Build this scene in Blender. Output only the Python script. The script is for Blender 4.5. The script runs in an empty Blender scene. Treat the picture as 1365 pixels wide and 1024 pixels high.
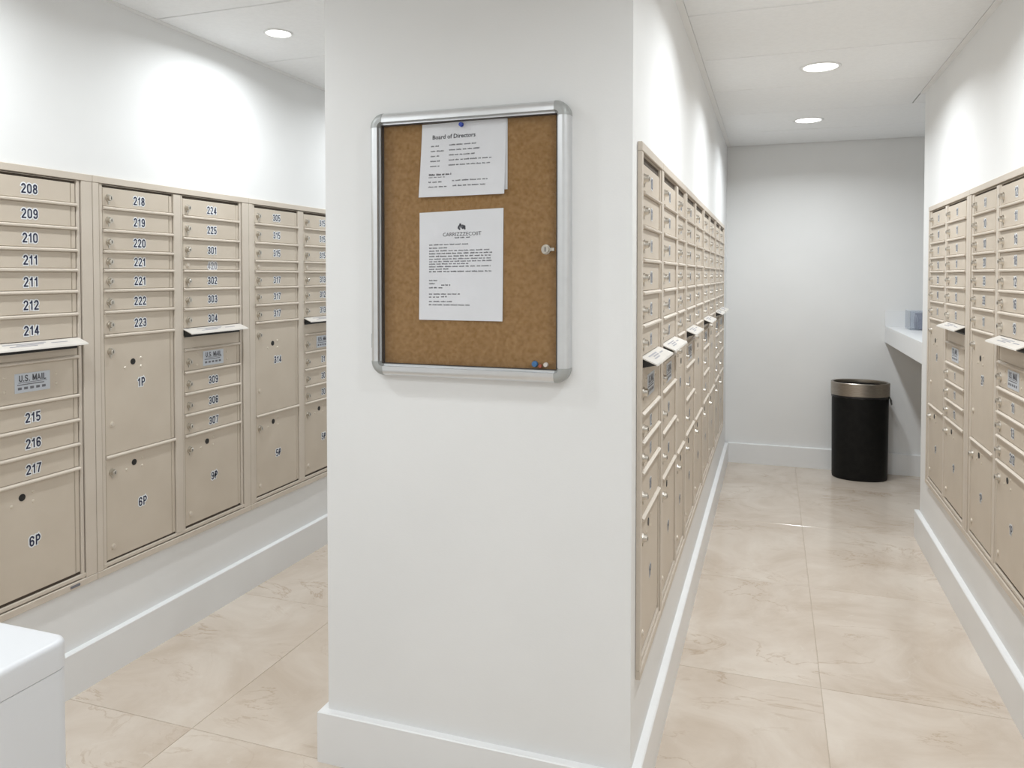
import bpy, math, random
from mathutils import Matrix, Vector
random.seed(7)
S = bpy.context.scene
C = S.collection

# ------------------------------------------------------------------ camera
FPX, YAW, PITCH, CY = 1010.0, math.radians(18.985), math.radians(1.4515), 392.58
cd = bpy.data.cameras.new('camera')
cam = bpy.data.objects.new('camera', cd)
C.objects.link(cam)
cd.sensor_width = 36.0
cd.lens = FPX / 1365 * 36.0
cd.shift_y = -(512 - CY) / 1365
cd.clip_start = 0.02
rt = Vector((math.cos(YAW), math.sin(YAW), 0))
fw = Vector((-math.sin(YAW) * math.cos(PITCH), math.cos(YAW) * math.cos(PITCH), -math.sin(PITCH)))
up = rt.cross(fw)
m4 = Matrix.Identity(4)
for i in range(3):
    m4[i][0], m4[i][1], m4[i][2] = rt[i], up[i], -fw[i]
m4[2][3] = 1.44
cam.matrix_world = m4
S.camera = cam

# ------------------------------------------------------------------ world, exposure
w = bpy.data.worlds.new('world')
S.world = w
w.use_nodes = True
w.node_tree.nodes['Background'].inputs[0].default_value = (0.9, 0.93, 1.0, 1)
w.node_tree.nodes['Background'].inputs[1].default_value = 0.3
S.view_settings.view_transform = 'Standard'
S.view_settings.look = 'None'
S.view_settings.gamma = 1
S.view_settings.use_curve_mapping = False
S.view_settings.exposure = -0.85
LIGHT_W = 19.0          # power of each corridor downlight
PASSAGE_W = 12.5        # power of each left-passage downlight
LOBBY_W = 10.6          # power of each lobby downlight

# ------------------------------------------------------------------ measures
ZC = 2.4233                       # ceiling height
XL, XCL, XCR, XR = -2.2697, -1.239, -0.3383, 0.7715
YF, YB, YC, Y0 = 1.9244, 6.061, 4.6161, -1.7
XN = 1.55
ZB, BT = 0.1507, 0.024            # baseboard height, thickness

# ------------------------------------------------------------------ materials
def mat(name, col, rough=0.5, metal=0.0, spec=0.5):
    m = bpy.data.materials.new(name)
    m.use_nodes = True
    b = m.node_tree.nodes['Principled BSDF']
    b.inputs['Base Color'].default_value = (*col, 1)
    b.inputs['Roughness'].default_value = rough
    b.inputs['Metallic'].default_value = metal
    b.inputs['Specular IOR Level'].default_value = spec
    return m

def add_noise(m, c1, c2, scale=20, detail=3, bump=0.0, bscale=None, lo=0.35, hi=0.65, stretch=None):
    nt = m.node_tree; N = nt.nodes; Lk = nt.links
    b = N['Principled BSDF']
    geo = N.new('ShaderNodeNewGeometry')
    src = geo.outputs['Position']
    if stretch:
        mp = N.new('ShaderNodeMapping'); mp.inputs['Scale'].default_value = stretch
        Lk.new(src, mp.inputs['Vector']); src = mp.outputs['Vector']
    n = N.new('ShaderNodeTexNoise'); n.inputs['Scale'].default_value = scale; n.inputs['Detail'].default_value = detail
    Lk.new(src, n.inputs['Vector'])
    r = N.new('ShaderNodeValToRGB')
    r.color_ramp.elements[0].position = lo; r.color_ramp.elements[0].color = (*c1, 1)
    r.color_ramp.elements[1].position = hi; r.color_ramp.elements[1].color = (*c2, 1)
    Lk.new(n.outputs['Fac'], r.inputs['Fac'])
    Lk.new(r.outputs['Color'], b.inputs['Base Color'])
    if bump:
        n2 = N.new('ShaderNodeTexNoise'); n2.inputs['Scale'].default_value = bscale or scale * 4; n2.inputs['Detail'].default_value = 4
        Lk.new(src, n2.inputs['Vector'])
        bp = N.new('ShaderNodeBump'); bp.inputs['Strength'].default_value = bump; bp.inputs['Distance'].default_value = 0.002
        Lk.new(n2.outputs['Fac'], bp.inputs['Height'])
        Lk.new(bp.outputs['Normal'], b.inputs['Normal'])
    return m

M = {}
M['wall'] = add_noise(mat('wall_paint', (0.80, 0.79, 0.77), 0.62, spec=0.3), (0.825, 0.822, 0.812), (0.85, 0.846, 0.836), 2.2, 3, 0.10, 260)
M['base'] = add_noise(mat('baseboard_paint', (0.8, 0.8, 0.8), 0.35), (0.84, 0.84, 0.838), (0.87, 0.87, 0.867), 3, 2)
M['ceil'] = add_noise(mat('ceiling_panel', (0.74, 0.735, 0.72), 0.85, spec=0.2), (0.87, 0.875, 0.878), (0.895, 0.90, 0.902), 60, 5, 0.25, 420)
M['ceilback'] = mat('ceiling_plenum', (0.13, 0.125, 0.12), 0.9)
M['trim'] = mat('ceiling_angle', (0.87, 0.865, 0.855), 0.5)
M['tan'] = add_noise(mat('tan_powdercoat', (0.5, 0.44, 0.37), 0.42, spec=0.4), (0.585, 0.505, 0.412), (0.615, 0.535, 0.440), 7, 3, 0.12, 700)
M['tanframe'] = add_noise(mat('tan_frame', (0.5, 0.44, 0.37), 0.4, spec=0.45), (0.615, 0.540, 0.455), (0.645, 0.570, 0.485), 7, 3, 0.08, 700)
M['gapshade'] = mat('gap_shade', (0.085, 0.065, 0.048), 0.8)  # near-black colour paints the shade in the gaps around the doors
M['black'] = mat('hole_shade_black', (0.012, 0.011, 0.010), 0.5)
M['nickel'] = mat('nickel', (0.62, 0.58, 0.52), 0.28, 1.0)
M['keyway'] = mat('keyway', (0.05, 0.045, 0.04), 0.5)
M['rivet'] = mat('rivet', (0.66, 0.58, 0.48), 0.35, 0.2)
M['white'] = mat('sticker_white', (0.86, 0.87, 0.88), 0.45)
M['navy'] = mat('sticker_navy', (0.010, 0.014, 0.050), 0.4)
M['faded'] = mat('sticker_faded', (0.34, 0.33, 0.36), 0.5)
M['plate'] = mat('mail_plate', (0.60, 0.63, 0.68), 0.35, 0.15)
M['ink'] = mat('printed_ink', (0.07, 0.07, 0.085), 0.6)
M['inkgrey'] = mat('printed_grey', (0.17, 0.17, 0.19), 0.6)
M['worn'] = mat('sticker_worn', (0.13, 0.14, 0.19), 0.5)
M['hood'] = add_noise(mat('hood_finish', (0.72, 0.67, 0.60), 0.35), (0.68, 0.64, 0.59), (0.73, 0.69, 0.635), 12, 2)
M['paper'] = add_noise(mat('paper', (0.82, 0.83, 0.86), 0.7, spec=0.2), (0.80, 0.805, 0.83), (0.83, 0.835, 0.86), 9, 2)
M['bluepin'] = mat('blue_plastic', (0.03, 0.07, 0.42), 0.25)
M['bluepin2'] = mat('mid_blue_plastic', (0.05, 0.17, 0.38), 0.3)
M['redpin'] = mat('red_plastic', (0.42, 0.09, 0.05), 0.35)
M['whitepin'] = mat('clear_white_plastic', (0.75, 0.68, 0.62), 0.25)
M['whitebox'] = mat('white_laminate', (0.755, 0.765, 0.785), 0.35)
M['counter'] = mat('white_counter', (0.84, 0.845, 0.85), 0.3)
M['can'] = add_noise(mat('black_can', (0.006, 0.006, 0.006), 0.5, spec=0.2), (0.005, 0.005, 0.005), (0.008, 0.008, 0.0075), 30, 2, 0.05, 300)
M['bag'] = mat('black_bag', (0.012, 0.012, 0.013), 0.28)
M['lens_trim'] = mat('downlight_ring', (0.80, 0.80, 0.79), 0.4)

# brushed steel
m = mat('brushed_steel', (0.40, 0.36, 0.32), 0.30, 1.0)
M['steel'] = add_noise(m, (0.34, 0.30, 0.26), (0.46, 0.42, 0.37), 40, 4, 0.0, None, 0.3, 0.7, (1, 1, 12))
# anodised aluminium
m = mat('aluminium', (0.70, 0.71, 0.72), 0.34, 0.85)
M['alu'] = add_noise(m, (0.71, 0.72, 0.73), (0.74, 0.75, 0.76), 8, 2, 0.0, None, 0.3, 0.7, (4, 4, 4))
M['cap'] = mat('corner_cap_grey', (0.42, 0.43, 0.42), 0.45, 0.3)
M['gasket'] = mat('gasket_dark', (0.06, 0.05, 0.045), 0.6)

# cork
m = mat('cork', (0.3, 0.18, 0.07), 0.9, spec=0.15)
nt = m.node_tree; N = nt.nodes; L = nt.links; b = N['Principled BSDF']
geo = N.new('ShaderNodeNewGeometry')
n1 = N.new('ShaderNodeTexNoise'); n1.inputs['Scale'].default_value = 90; n1.inputs['Detail'].default_value = 6; n1.inputs['Roughness'].default_value = .7
n2 = N.new('ShaderNodeTexVoronoi'); n2.inputs['Scale'].default_value = 260
r1 = N.new('ShaderNodeValToRGB')
r1.color_ramp.elements[0].position = .3; r1.color_ramp.elements[0].color = (0.255, 0.138, 0.050, 1)
r1.color_ramp.elements[1].position = .72; r1.color_ramp.elements[1].color = (0.41, 0.25, 0.115, 1)
r2 = N.new('ShaderNodeValToRGB')
r2.color_ramp.elements[0].position = .05; r2.color_ramp.elements[0].color = (1.25, 1.2, 1.1, 1)
r2.color_ramp.elements[1].position = .35; r2.color_ramp.elements[1].color = (.97, .97, .97, 1)
mx = N.new('ShaderNodeMix'); mx.data_type = 'RGBA'; mx.blend_type = 'MULTIPLY'; mx.inputs[0].default_value = .8
L.new(geo.outputs['Position'], n1.inputs['Vector']); L.new(geo.outputs['Position'], n2.inputs['Vector'])
L.new(n1.outputs['Fac'], r1.inputs['Fac']); L.new(n2.outputs['Distance'], r2.inputs['Fac'])
L.new(r1.outputs['Color'], mx.inputs[6]); L.new(r2.outputs['Color'], mx.inputs[7]); L.new(mx.outputs[2], b.inputs['Base Color'])
bp = N.new('ShaderNodeBump'); bp.inputs['Strength'].default_value = .3; bp.inputs['Distance'].default_value = .001
L.new(n1.outputs['Fac'], bp.inputs['Height']); L.new(bp.outputs['Normal'], b.inputs['Normal'])
M['cork'] = m

# polished cream marble
def marble(name):
    m = mat(name, (0.6, 0.5, 0.4), 0.14, spec=0.5)
    nt = m.node_tree; N = nt.nodes; L = nt.links; b = N['Principled BSDF']
    geo = N.new('ShaderNodeNewGeometry'); oi = N.new('ShaderNodeObjectInfo')
    sc = N.new('ShaderNodeVectorMath'); sc.operation = 'SCALE'; sc.inputs['Scale'].default_value = 37.0
    comb = N.new('ShaderNodeCombineXYZ')
    L.new(oi.outputs['Random'], comb.inputs[0]); L.new(oi.outputs['Random'], comb.inputs[1]); L.new(oi.outputs['Random'], comb.inputs[2])
    L.new(comb.outputs[0], sc.inputs[0])
    ad = N.new('ShaderNodeVectorMath'); ad.operation = 'ADD'
    L.new(geo.outputs['Position'], ad.inputs[0]); L.new(sc.outputs[0], ad.inputs[1])
    cloud = N.new('ShaderNodeTexNoise'); cloud.inputs['Scale'].default_value = 2.6; cloud.inputs['Detail'].default_value = 7; cloud.inputs['Roughness'].default_value = .62; cloud.inputs['Distortion'].default_value = .7
    L.new(ad.outputs[0], cloud.inputs['Vector'])
    r = N.new('ShaderNodeValToRGB')
    e = r.color_ramp.elements
    e[0].position = .30; e[0].color = (0.565, 0.465, 0.372, 1)
    e[1].position = .70; e[1].color = (0.735, 0.655, 0.570, 1)
    k = e.new(.5); k.color = (0.655, 0.563, 0.475, 1)
    L.new(cloud.outputs['Fac'], r.inputs['Fac'])
    # thin veins = where a warped noise passes through its middle value
    vn = N.new('ShaderNodeTexNoise'); vn.inputs['Scale'].default_value = 2.1; vn.inputs['Detail'].default_value = 9; vn.inputs['Roughness'].default_value = .6; vn.inputs['Distortion'].default_value = 1.4
    mp = N.new('ShaderNodeMapping'); mp.inputs['Scale'].default_value = (.8, 1.7, 1); mp.inputs['Rotation'].default_value = (0, 0, .45); mp.inputs['Location'].default_value = (4, 9, 2)
    L.new(ad.outputs[0], mp.inputs['Vector']); L.new(mp.outputs[0], vn.inputs['Vector'])
    s1 = N.new('ShaderNodeMath'); s1.operation = 'SUBTRACT'; s1.inputs[1].default_value = .5
    s2 = N.new('ShaderNodeMath'); s2.operation = 'ABSOLUTE'
    L.new(vn.outputs['Fac'], s1.inputs[0]); L.new(s1.outputs[0], s2.inputs[0])
    rv = N.new('ShaderNodeValToRGB')
    rv.color_ramp.elements[0].position = 0; rv.color_ramp.elements[0].color = (.82, .76, .70, 1)
    rv.color_ramp.elements[1].position = .016; rv.color_ramp.elements[1].color = (1, 1, 1, 1)
    L.new(s2.outputs[0], rv.inputs['Fac'])
    # patchy fade of the veins
    pf = N.new('ShaderNodeTexNoise'); pf.inputs['Scale'].default_value = 3.3; L.new(ad.outputs[0], pf.inputs['Vector'])
    rp = N.new('ShaderNodeValToRGB'); rp.color_ramp.elements[0].position = .47; rp.color_ramp.elements[1].position = .62
    L.new(pf.outputs['Fac'], rp.inputs['Fac'])
    mxv = N.new('ShaderNodeMix'); mxv.data_type = 'RGBA'; mxv.blend_type = 'MULTIPLY'
    L.new(rp.outputs['Color'], mxv.inputs[0]); L.new(r.outputs['Color'], mxv.inputs[6]); L.new(rv.outputs['Color'], mxv.inputs[7])
    # pale flecks
    fl = N.new('ShaderNodeTexNoise'); fl.inputs['Scale'].default_value = 9; fl.inputs['Detail'].default_value = 8; fl.inputs['Roughness'].default_value = .75; fl.inputs['Distortion'].default_value = 1.8
    L.new(ad.outputs[0], fl.inputs['Vector'])
    rf = N.new('ShaderNodeValToRGB'); rf.color_ramp.elements[0].position = .60; rf.color_ramp.elements[0].color = (0, 0, 0, 1); rf.color_ramp.elements[1].position = .72; rf.color_ramp.elements[1].color = (.45, .45, .45, 1)
    L.new(fl.outputs['Fac'], rf.inputs['Fac'])
    mxf = N.new('ShaderNodeMix'); mxf.data_type = 'RGBA'; mxf.inputs[7].default_value = (.76, .70, .63, 1)
    L.new(rf.outputs['Color'], mxf.inputs[0]); L.new(mxv.outputs[2], mxf.inputs[6])
    L.new(mxf.outputs[2], b.inputs['Base Color'])
    return m
M['marble'] = marble('cream_marble')
M['grout'] = mat('grout', (0.52, 0.44, 0.35), 0.7)

# clear panes
def clear(name, tint, refl=0.06, rough=0.02):
    m = bpy.data.materials.new(name); m.use_nodes = True
    nt = m.node_tree; N = nt.nodes; L = nt.links
    N.remove(N['Principled BSDF'])
    tr = N.new('ShaderNodeBsdfTransparent'); tr.inputs[0].default_value = (*tint, 1)
    gl = N.new('ShaderNodeBsdfGlossy'); gl.inputs['Roughness'].default_value = rough
    fr = N.new('ShaderNodeLayerWeight'); fr.inputs['Blend'].default_value = .5
    pw = N.new('ShaderNodeMath'); pw.operation = 'POWER'; pw.inputs[1].default_value = 4.0
    mu = N.new('ShaderNodeMath'); mu.operation = 'MULTIPLY_ADD'; mu.inputs[1].default_value = .7; mu.inputs[2].default_value = refl
    mx = N.new('ShaderNodeMixShader')
    L.new(fr.outputs['Facing'], pw.inputs[0]); L.new(pw.outputs[0], mu.inputs[0]); L.new(mu.outputs[0], mx.inputs[0])
    L.new(tr.outputs[0], mx.inputs[1]); L.new(gl.outputs[0], mx.inputs[2])
    L.new(mx.outputs[0], N['Material Output'].inputs['Surface'])
    return m
M['pane'] = clear('clear_pane', (.995, .995, .995), .012)
M['acrylic'] = clear('clear_acrylic', (.90, .92, .95), .06)

def emis(name, col, s):
    m = bpy.data.materials.new(name); m.use_nodes = True
    b = m.node_tree.nodes['Principled BSDF']
    b.inputs['Emission Color'].default_value = (*col, 1); b.inputs['Emission Strength'].default_value = s
    b.inputs['Base Color'].default_value = (.9, .9, .9, 1)
    return m
M['lamp'] = emis('lamp_lens', (1, .99, .97), 9.0)

# ------------------------------------------------------------------ mesh helpers
class MB:
    def __init__(s): s.v = []; s.f = []; s.mi = []; s.m = []
    def _m(s, m):
        if m not in s.m: s.m.append(m)
        return s.m.index(m)
    def add(s, vs, fs, m):
        o = len(s.v); k = s._m(m)
        s.v += [tuple(p) for p in vs]
        for f in fs: s.f.append([o + i for i in f]); s.mi.append(k)
        return s
    def box(s, x0, x1, y0, y1, z0, z1, m):
        vs = [(x, y, z) for x in (x0, x1) for y in (y0, y1) for z in (z0, z1)]
        fs = [(0, 1, 3, 2), (4, 6, 7, 5), (0, 4, 5, 1), (2, 3, 7, 6), (0, 2, 6, 4), (1, 5, 7, 3)]
        return s.add(vs, fs, m)
    def slab(s, x0, x1, z0, z1, yf, yb, c, m):
        """panel facing -y with a chamfered front edge"""
        vs = [(x0, yb, z0), (x1, yb, z0), (x1, yb, z1), (x0, yb, z1),
              (x0, yf + c, z0), (x1, yf + c, z0), (x1, yf + c, z1), (x0, yf + c, z1),
              (x0 + c, yf, z0 + c), (x1 - c, yf, z0 + c), (x1 - c, yf, z1 - c), (x0 + c, yf, z1 - c)]
        fs = [(3, 2, 1, 0), (8, 9, 10, 11)]
        for i in range(4):
            j = (i + 1) % 4
            fs += [(i, j, 4 + j, 4 + i), (4 + i, 4 + j, 8 + j, 8 + i)]
        return s.add(vs, fs, m)
    def cyl(s, c, r, d, axis, m, n=14, r2=None, cap0=True):
        """cylinder from c along axis by d"""
        r2 = r if r2 is None else r2
        vs = []
        for k, rr in ((0, r), (1, r2)):
            for i in range(n):
                a = 2 * math.pi * i / n
                u, v = rr * math.cos(a), rr * math.sin(a)
                p = [0, 0, 0]; ax = axis
                p[ax] = c[ax] + d * k
                p[(ax + 1) % 3] = c[(ax + 1) % 3] + u; p[(ax + 2) % 3] = c[(ax + 2) % 3] + v
                vs.append(p)
        fs = [(i, (i + 1) % n, n + (i + 1) % n, n + i) for i in range(n)]
        fs.append(tuple(range(n, 2 * n)))
        if cap0: fs.append(tuple(range(n - 1, -1, -1)))
        if d < 0: fs = [tuple(reversed(f)) for f in fs]
        return s.add(vs, fs, m)
    def prism(s, prof, a0, a1, axis, m, cap=True):
        """profile of 2D points in the two other axes (in order axis+1, axis+2) swept along axis"""
        n = len(prof); vs = []
        for t in (a0, a1):
            for (u, v) in prof:
                p = [0, 0, 0]; p[axis] = t; p[(axis + 1) % 3] = u; p[(axis + 2) % 3] = v
                vs.append(p)
        fs = [(i, (i + 1) % n, n + (i + 1) % n, n + i) for i in range(n)]
        if cap: fs += [tuple(range(n - 1, -1, -1)), tuple(range(n, 2 * n))]
        return s.add(vs, fs, m)
    def mesh(s, name):
        me = bpy.data.meshes.new(name)
        me.from_pydata(s.v, [], s.f)
        for m in s.m: me.materials.append(m)
        for p, k in zip(me.polygons, s.mi): p.material_index = k
        me.update()
        import bmesh
        bm = bmesh.new(); bm.from_mesh(me); bmesh.ops.recalc_face_normals(bm, faces=bm.faces); bm.to_mesh(me); bm.free()
        return me

def smooth(me, ang=35):
    for p in me.polygons: p.use_smooth = True
    try: me.set_sharp_from_angle(angle=math.radians(ang))
    except Exception: pass
    return me

def obj(name, me, parent=None, loc=(0, 0, 0), rz=0.0, label=None):
    if isinstance(me, MB): me = me.mesh(name)
    o = bpy.data.objects.new(name, me); C.objects.link(o)
    o.location = loc; o.rotation_euler = (0, 0, rz)
    if parent: o.parent = parent
    if label: o['label'] = label
    return o

def thing(name, label, cat, loc=(0, 0, 0), rz=0.0, group=None):
    o = bpy.data.objects.new(name, None); C.objects.link(o)
    o.empty_display_size = .1
    o.location = loc; o.rotation_euler = (0, 0, rz)
    return tag(o, label, cat, group)

def tag(o, label, cat, group=None):
    o['label'] = label; o['category'] = cat
    if group: o['group'] = group
    return o

def struct(name, mb, label, cat, loc=(0, 0, 0)):
    o = obj(name, mb, None, loc); o['kind'] = 'structure'
    return tag(o, label, cat)

# text geometry, facing -y with x right and z up, centred
_tc = {}
def text_pts(txt, size, off=0.0, sx=1.0, align='CENTER', res=2):
    key = (txt, size, off, sx, align)
    if key in _tc: return _tc[key]
    cu = bpy.data.curves.new('lettering', 'FONT')
    cu.body = txt; cu.size = size; cu.offset = off; cu.resolution_u = res
    cu.align_x = align; cu.align_y = 'CENTER'; cu.fill_mode = 'FRONT'
    o = bpy.data.objects.new('lettering', cu); C.objects.link(o)
    dg = bpy.context.evaluated_depsgraph_get(); dg.update()
    me = bpy.data.meshes.new_from_object(o.evaluated_get(dg))
    vs = [(v.co.x * sx, v.co.y) for v in me.vertices]
    fs = [tuple(p.vertices) for p in me.polygons]
    bpy.data.objects.remove(o); bpy.data.curves.remove(cu); bpy.data.meshes.remove(me)
    _tc[key] = (vs, fs)
    return vs, fs
def put_text(mb, txt, size, x, z, y, m, off=0.0, sx=1.0, align='CENTER', rot=0.0):
    vs, fs = text_pts(txt, size, off, sx, align)
    c, s = math.cos(rot), math.sin(rot)
    mb.add([(x + u * c - v * s, y, z + u * s + v * c) for u, v in vs], fs, m)

# condensed bold stroke lettering: centre lines in a cell 1 high and .52 wide
def _arc(cx, cy, rx, ry, a0, a1, n=6):
    return [(cx + rx * math.cos(math.radians(a0 + (a1 - a0) * i / n)), cy + ry * math.sin(math.radians(a0 + (a1 - a0) * i / n))) for i in range(n + 1)]
GL = {
    '0': [_arc(.26, .72, .20, .22, 0, 180) + _arc(.26, .28, .20, .22, 180, 360) + [(.46, .72)]],
    '1': [[(.08, .73), (.19, .79), (.26, .90)], [(.28, .95), (.28, .06)]],
    '2': [_arc(.26, .70, .20, .24, 165, -30, 8) + [(.08, .10)], [(.05, .06), (.47, .06)]],
    '3': [_arc(.26, .71, .18, .22, 155, -75, 8) + [(.22, .51)], [(.22, .51)] + _arc(.26, .285, .20, .225, 75, -155, 8)],
    '4': [[(.36, .06), (.36, .92)], [(.36, .93), (.08, .32)], [(.06, .28), (.48, .28)]],
    '5': [[(.45, .94), (.10, .94)], [(.11, .94), (.09, .50)], [(.07, .50)] + _arc(.25, .32, .21, .26, 95, -135, 8)],
    '6': [_arc(.26, .74, .19, .20, 5, 180, 6) + [(.07, .30)], _arc(.26, .31, .19, .25, 0, 360, 12)],
    '7': [[(.06, .94), (.48, .94)], [(.45, .92), (.28, .50), (.20, .06)]],
    '8': [_arc(.26, .73, .17, .21, 0, 360, 12), _arc(.26, .29, .20, .23, 0, 360, 12)],
    '9': [_arc(.26, .69, .19, .25, 0, 360, 12), [(.45, .70)] + _arc(.26, .26, .19, .20, 0, -160, 6)],
    'P': [[(.09, .06), (.09, .94), (.28, .94)] + _arc(.28, .70, .18, .24, 90, -90, 7) + [(.09, .46)]],
    'U': [[(.07, .94), (.07, .30)] + _arc(.27, .30, .20, .24, 180, 360, 6) + [(.47, .94)]],
    'S': [_arc(.26, .72, .19, .22, 20, 250, 8) + _arc(.26, .28, .20, .22, 70, -160, 8)],
    'M': [[(.06, .06), (.06, .94)], [(.06, .92), (.34, .14)], [(.34, .14), (.62, .92)], [(.62, .94), (.62, .06)]],
    'A': [[(.03, .06), (.25, .94), (.47, .06)], [(.11, .32), (.39, .32)]],
    'I': [[(.10, .06), (.10, .94)]],
    'L': [[(.08, .94), (.08, .06), (.42, .06)]],
    '.': [[(.08, .06), (.08, .12)]],
    ' ': [],
}
GW = {'M': .70, 'I': .20, '.': .16, ' ': .22, '1': .42}
def strokes(mb, txt, h, x, z, y, m, t, wx=1.12):
    """lettering of cap height h centred on x,z with stroke width t"""
    sp = .13
    tot = (sum(GW.get(c, .54) + sp for c in txt) - sp) * wx
    ox = x - tot * h / 2
    for ch in txt:
        for ln in GL.get(ch, []):
            y -= .00003
            P = [(ox + u * h * wx, z + (v - .5) * h) for u, v in ln]
            closed = abs(P[0][0] - P[-1][0]) + abs(P[0][1] - P[-1][1]) < 1e-6
            L_, R_ = [], []
            n_ = len(P)
            for i in range(n_):
                a = P[i - 1] if i > 0 else (P[-2] if closed else None)
                c = P[i + 1] if i < n_ - 1 else (P[1] if closed else None)
                def dr(p, q):
                    l = math.hypot(q[0] - p[0], q[1] - p[1]) or 1e-9
                    return ((q[0] - p[0]) / l, (q[1] - p[1]) / l)
                d1 = dr(a, P[i]) if a else dr(P[i], c)
                d2 = dr(P[i], c) if c else d1
                px, pz = P[i]
                if not a: px, pz = px - d2[0] * t * .35, pz - d2[1] * t * .35
                if not c: px, pz = px + d1[0] * t * .35, pz + d1[1] * t * .35
                nx, nz = -(d1[1] + d2[1]), d1[0] + d2[0]
                l = math.hypot(nx, nz) or 1e-9
                nx /= l; nz /= l
                k = min(1.8, 1 / max(.35, (nx * -d1[1] + nz * d1[0])))
                L_.append((px + nx * t / 2 * k, y, pz + nz * t / 2 * k)); R_.append((px - nx * t / 2 * k, y, pz - nz * t / 2 * k))
            vs = L_ + R_
            mb.add(vs, [(i, i + 1, n_ + i + 1, n_ + i) for i in range(n_ - 1)], m)
        ox += (GW.get(ch, .54) + sp) * h * wx

# ------------------------------------------------------------------ the setting
b = MB().box(XL - .12, XL, Y0, YB + .12, 0, ZC + .06, M['wall'])
struct('wall_left', b, 'long white wall behind the left bank of mailboxes', 'wall')
b = MB().box(XCL, XCR, YF, YB, 0, ZC + .06, M['wall'])
struct('wall_middle', b, 'broad white wall block in the middle carrying the notice board', 'wall')
b = MB().box(XR, XN, Y0, YC, 0, ZC + .06, M['wall'])
struct('wall_right', b, 'white wall around the mailboxes at the right edge', 'wall')
b = MB().box(XN, XN + .12, YC - .2, YB + .12, 0, ZC + .06, M['wall'])
struct('wall_niche', b, 'white side wall of the counter niche past the right mailboxes', 'wall')
b = MB().box(XL, XN, YB, YB + .12, 0, ZC + .06, M['wall'])
struct('wall_back', b, 'white end wall behind the black trash can', 'wall')
b = MB().box(XL - .12, XN, Y0 - .12, Y0, 0, ZC + .06, M['wall'])
struct('wall_front', b, 'white wall closing the mail room behind the camera', 'wall')

# floor slab and its marble tiles
fl = struct('floor', MB().box(XL - .12, XN + .12, Y0 - .12, YB + .12, -.06, -.002, M['grout']),
            'polished cream marble floor with large square tiles', 'floor')
PX, PY, JX, JY = .9525, .903, .171, 1.912
g = .0009
tile_cache = {}
def tile(x0, x1, y0, y1):
    x0 += g; x1 -= g; y0 += g; y1 -= g
    if x1 - x0 < .03 or y1 - y0 < .03: return
    k = (round(x1 - x0, 3), round(y1 - y0, 3))
    if k not in tile_cache:
        a, c, e = k[0] / 2, k[1] / 2, .0008
        mb = MB()
        vs = [(-a, -c, -.009), (a, -c, -.009), (a, c, -.009), (-a, c, -.009), (-a, -c, -e), (a, -c, -e), (a, c, -e), (-a, c, -e),
              (-a + e, -c + e, 0), (a - e, -c + e, 0), (a - e, c - e, 0), (-a + e, c - e, 0)]
        fs = [(8, 9, 10, 11)]
        for i in range(4):
            j = (i + 1) % 4
            fs += [(i, j, 4 + j, 4 + i), (4 + i, 4 + j, 8 + j, 8 + i)]
        mb.add(vs, fs, M['marble'])
        tile_cache[k] = mb.mesh('tile')
    obj('tile', tile_cache[k], fl, ((x0 + x1) / 2, (y0 + y1) / 2, 0))
xs = [XL] + [JX + PX * k for k in range(-2, 2)] + [XN]
ys = [Y0] + [JY + PY * k for k in range(-3, 5)] + [YB]
for i in range(len(xs) - 1):
    for j in range(len(ys) - 1):
        x0, x1, y0, y1 = xs[i], xs[i + 1], ys[j], ys[j + 1]
        if y0 > YF + .05:                      # beyond the face of the middle wall
            if x1 <= XCL or x0 >= XCR: tile(x0, x1, y0, y1)
            else:
                if x0 < XCL: tile(x0, XCL, y0, y1)
                if x1 > XCR: tile(XCR, x1, y0, y1)
        else: tile(x0, x1, y0, y1)

# ceiling: dark backing, laid-in panels, wall angle
ce = struct('ceiling', MB().box(XL - .12, XN + .12, Y0 - .12, YB + .12, ZC + .012, ZC + .07, M['ceilback']),
            'suspended ceiling of wide white lay-in panels', 'ceiling')
cache = {}
def cpanel(x0, x1, y0, y1):
    gp = .0032
    x0 += gp; x1 -= gp; y0 += gp; y1 -= gp
    k = (round(x1 - x0, 3), round(y1 - y0, 3))
    if k not in cache:
        a, c, e = k[0] / 2, k[1] / 2, .002
        vs = [(-a, -c, .012), (a, -c, .012), (a, c, .012), (-a, c, .012), (-a, -c, e), (a, -c, e), (a, c, e), (-a, c, e),
              (-a + e, -c + e, 0), (a - e, -c + e, 0), (a - e, c - e, 0), (-a + e, c - e, 0)]
        fs = [(11, 10, 9, 8)]
        for i in range(4):
            j = (i + 1) % 4
            fs += [(j, i, 4 + i, 4 + j), (4 + j, 4 + i, 8 + i, 8 + j)]
        cache[k] = MB().add(vs, fs, M['ceil']).mesh('ceiling_panel')
    obj('ceiling_panel', cache[k], ce, ((x0 + x1) / 2, (y0 + y1) / 2, ZC))
cy = [Y0] + [2.965 + .632 * k for k in range(-7, 5)] + [YB]
tw = .026
for j in range(len(cy) - 1):
    y0, y1 = cy[j], cy[j + 1]
    if y1 - y0 < .05: continue
    ya, yb = max(y0, Y0 + tw), min(y1, YB - .004)
    cpanel(XL + tw - .003, XCL - tw + .003, ya, yb)
    cpanel(XCR + tw - .003, XN if y0 > YC else XR - tw + .003, ya, yb)
    if y1 <= YF: cpanel(XCL - tw, XCR + tw, ya, yb)
    elif y0 < YF: cpanel(XCL - tw, XCR + tw, ya, YF - tw)
    if y0 <= YC < y1: cpanel(XR - tw + .003, XN, YC + .012, yb)
def angle(name, x0, x1, y0, y1, label):
    o = struct(name, MB().box(x0, x1, y0, y1, ZC - .0015, ZC + .012, M['trim']), label, 'ceiling trim')
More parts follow.
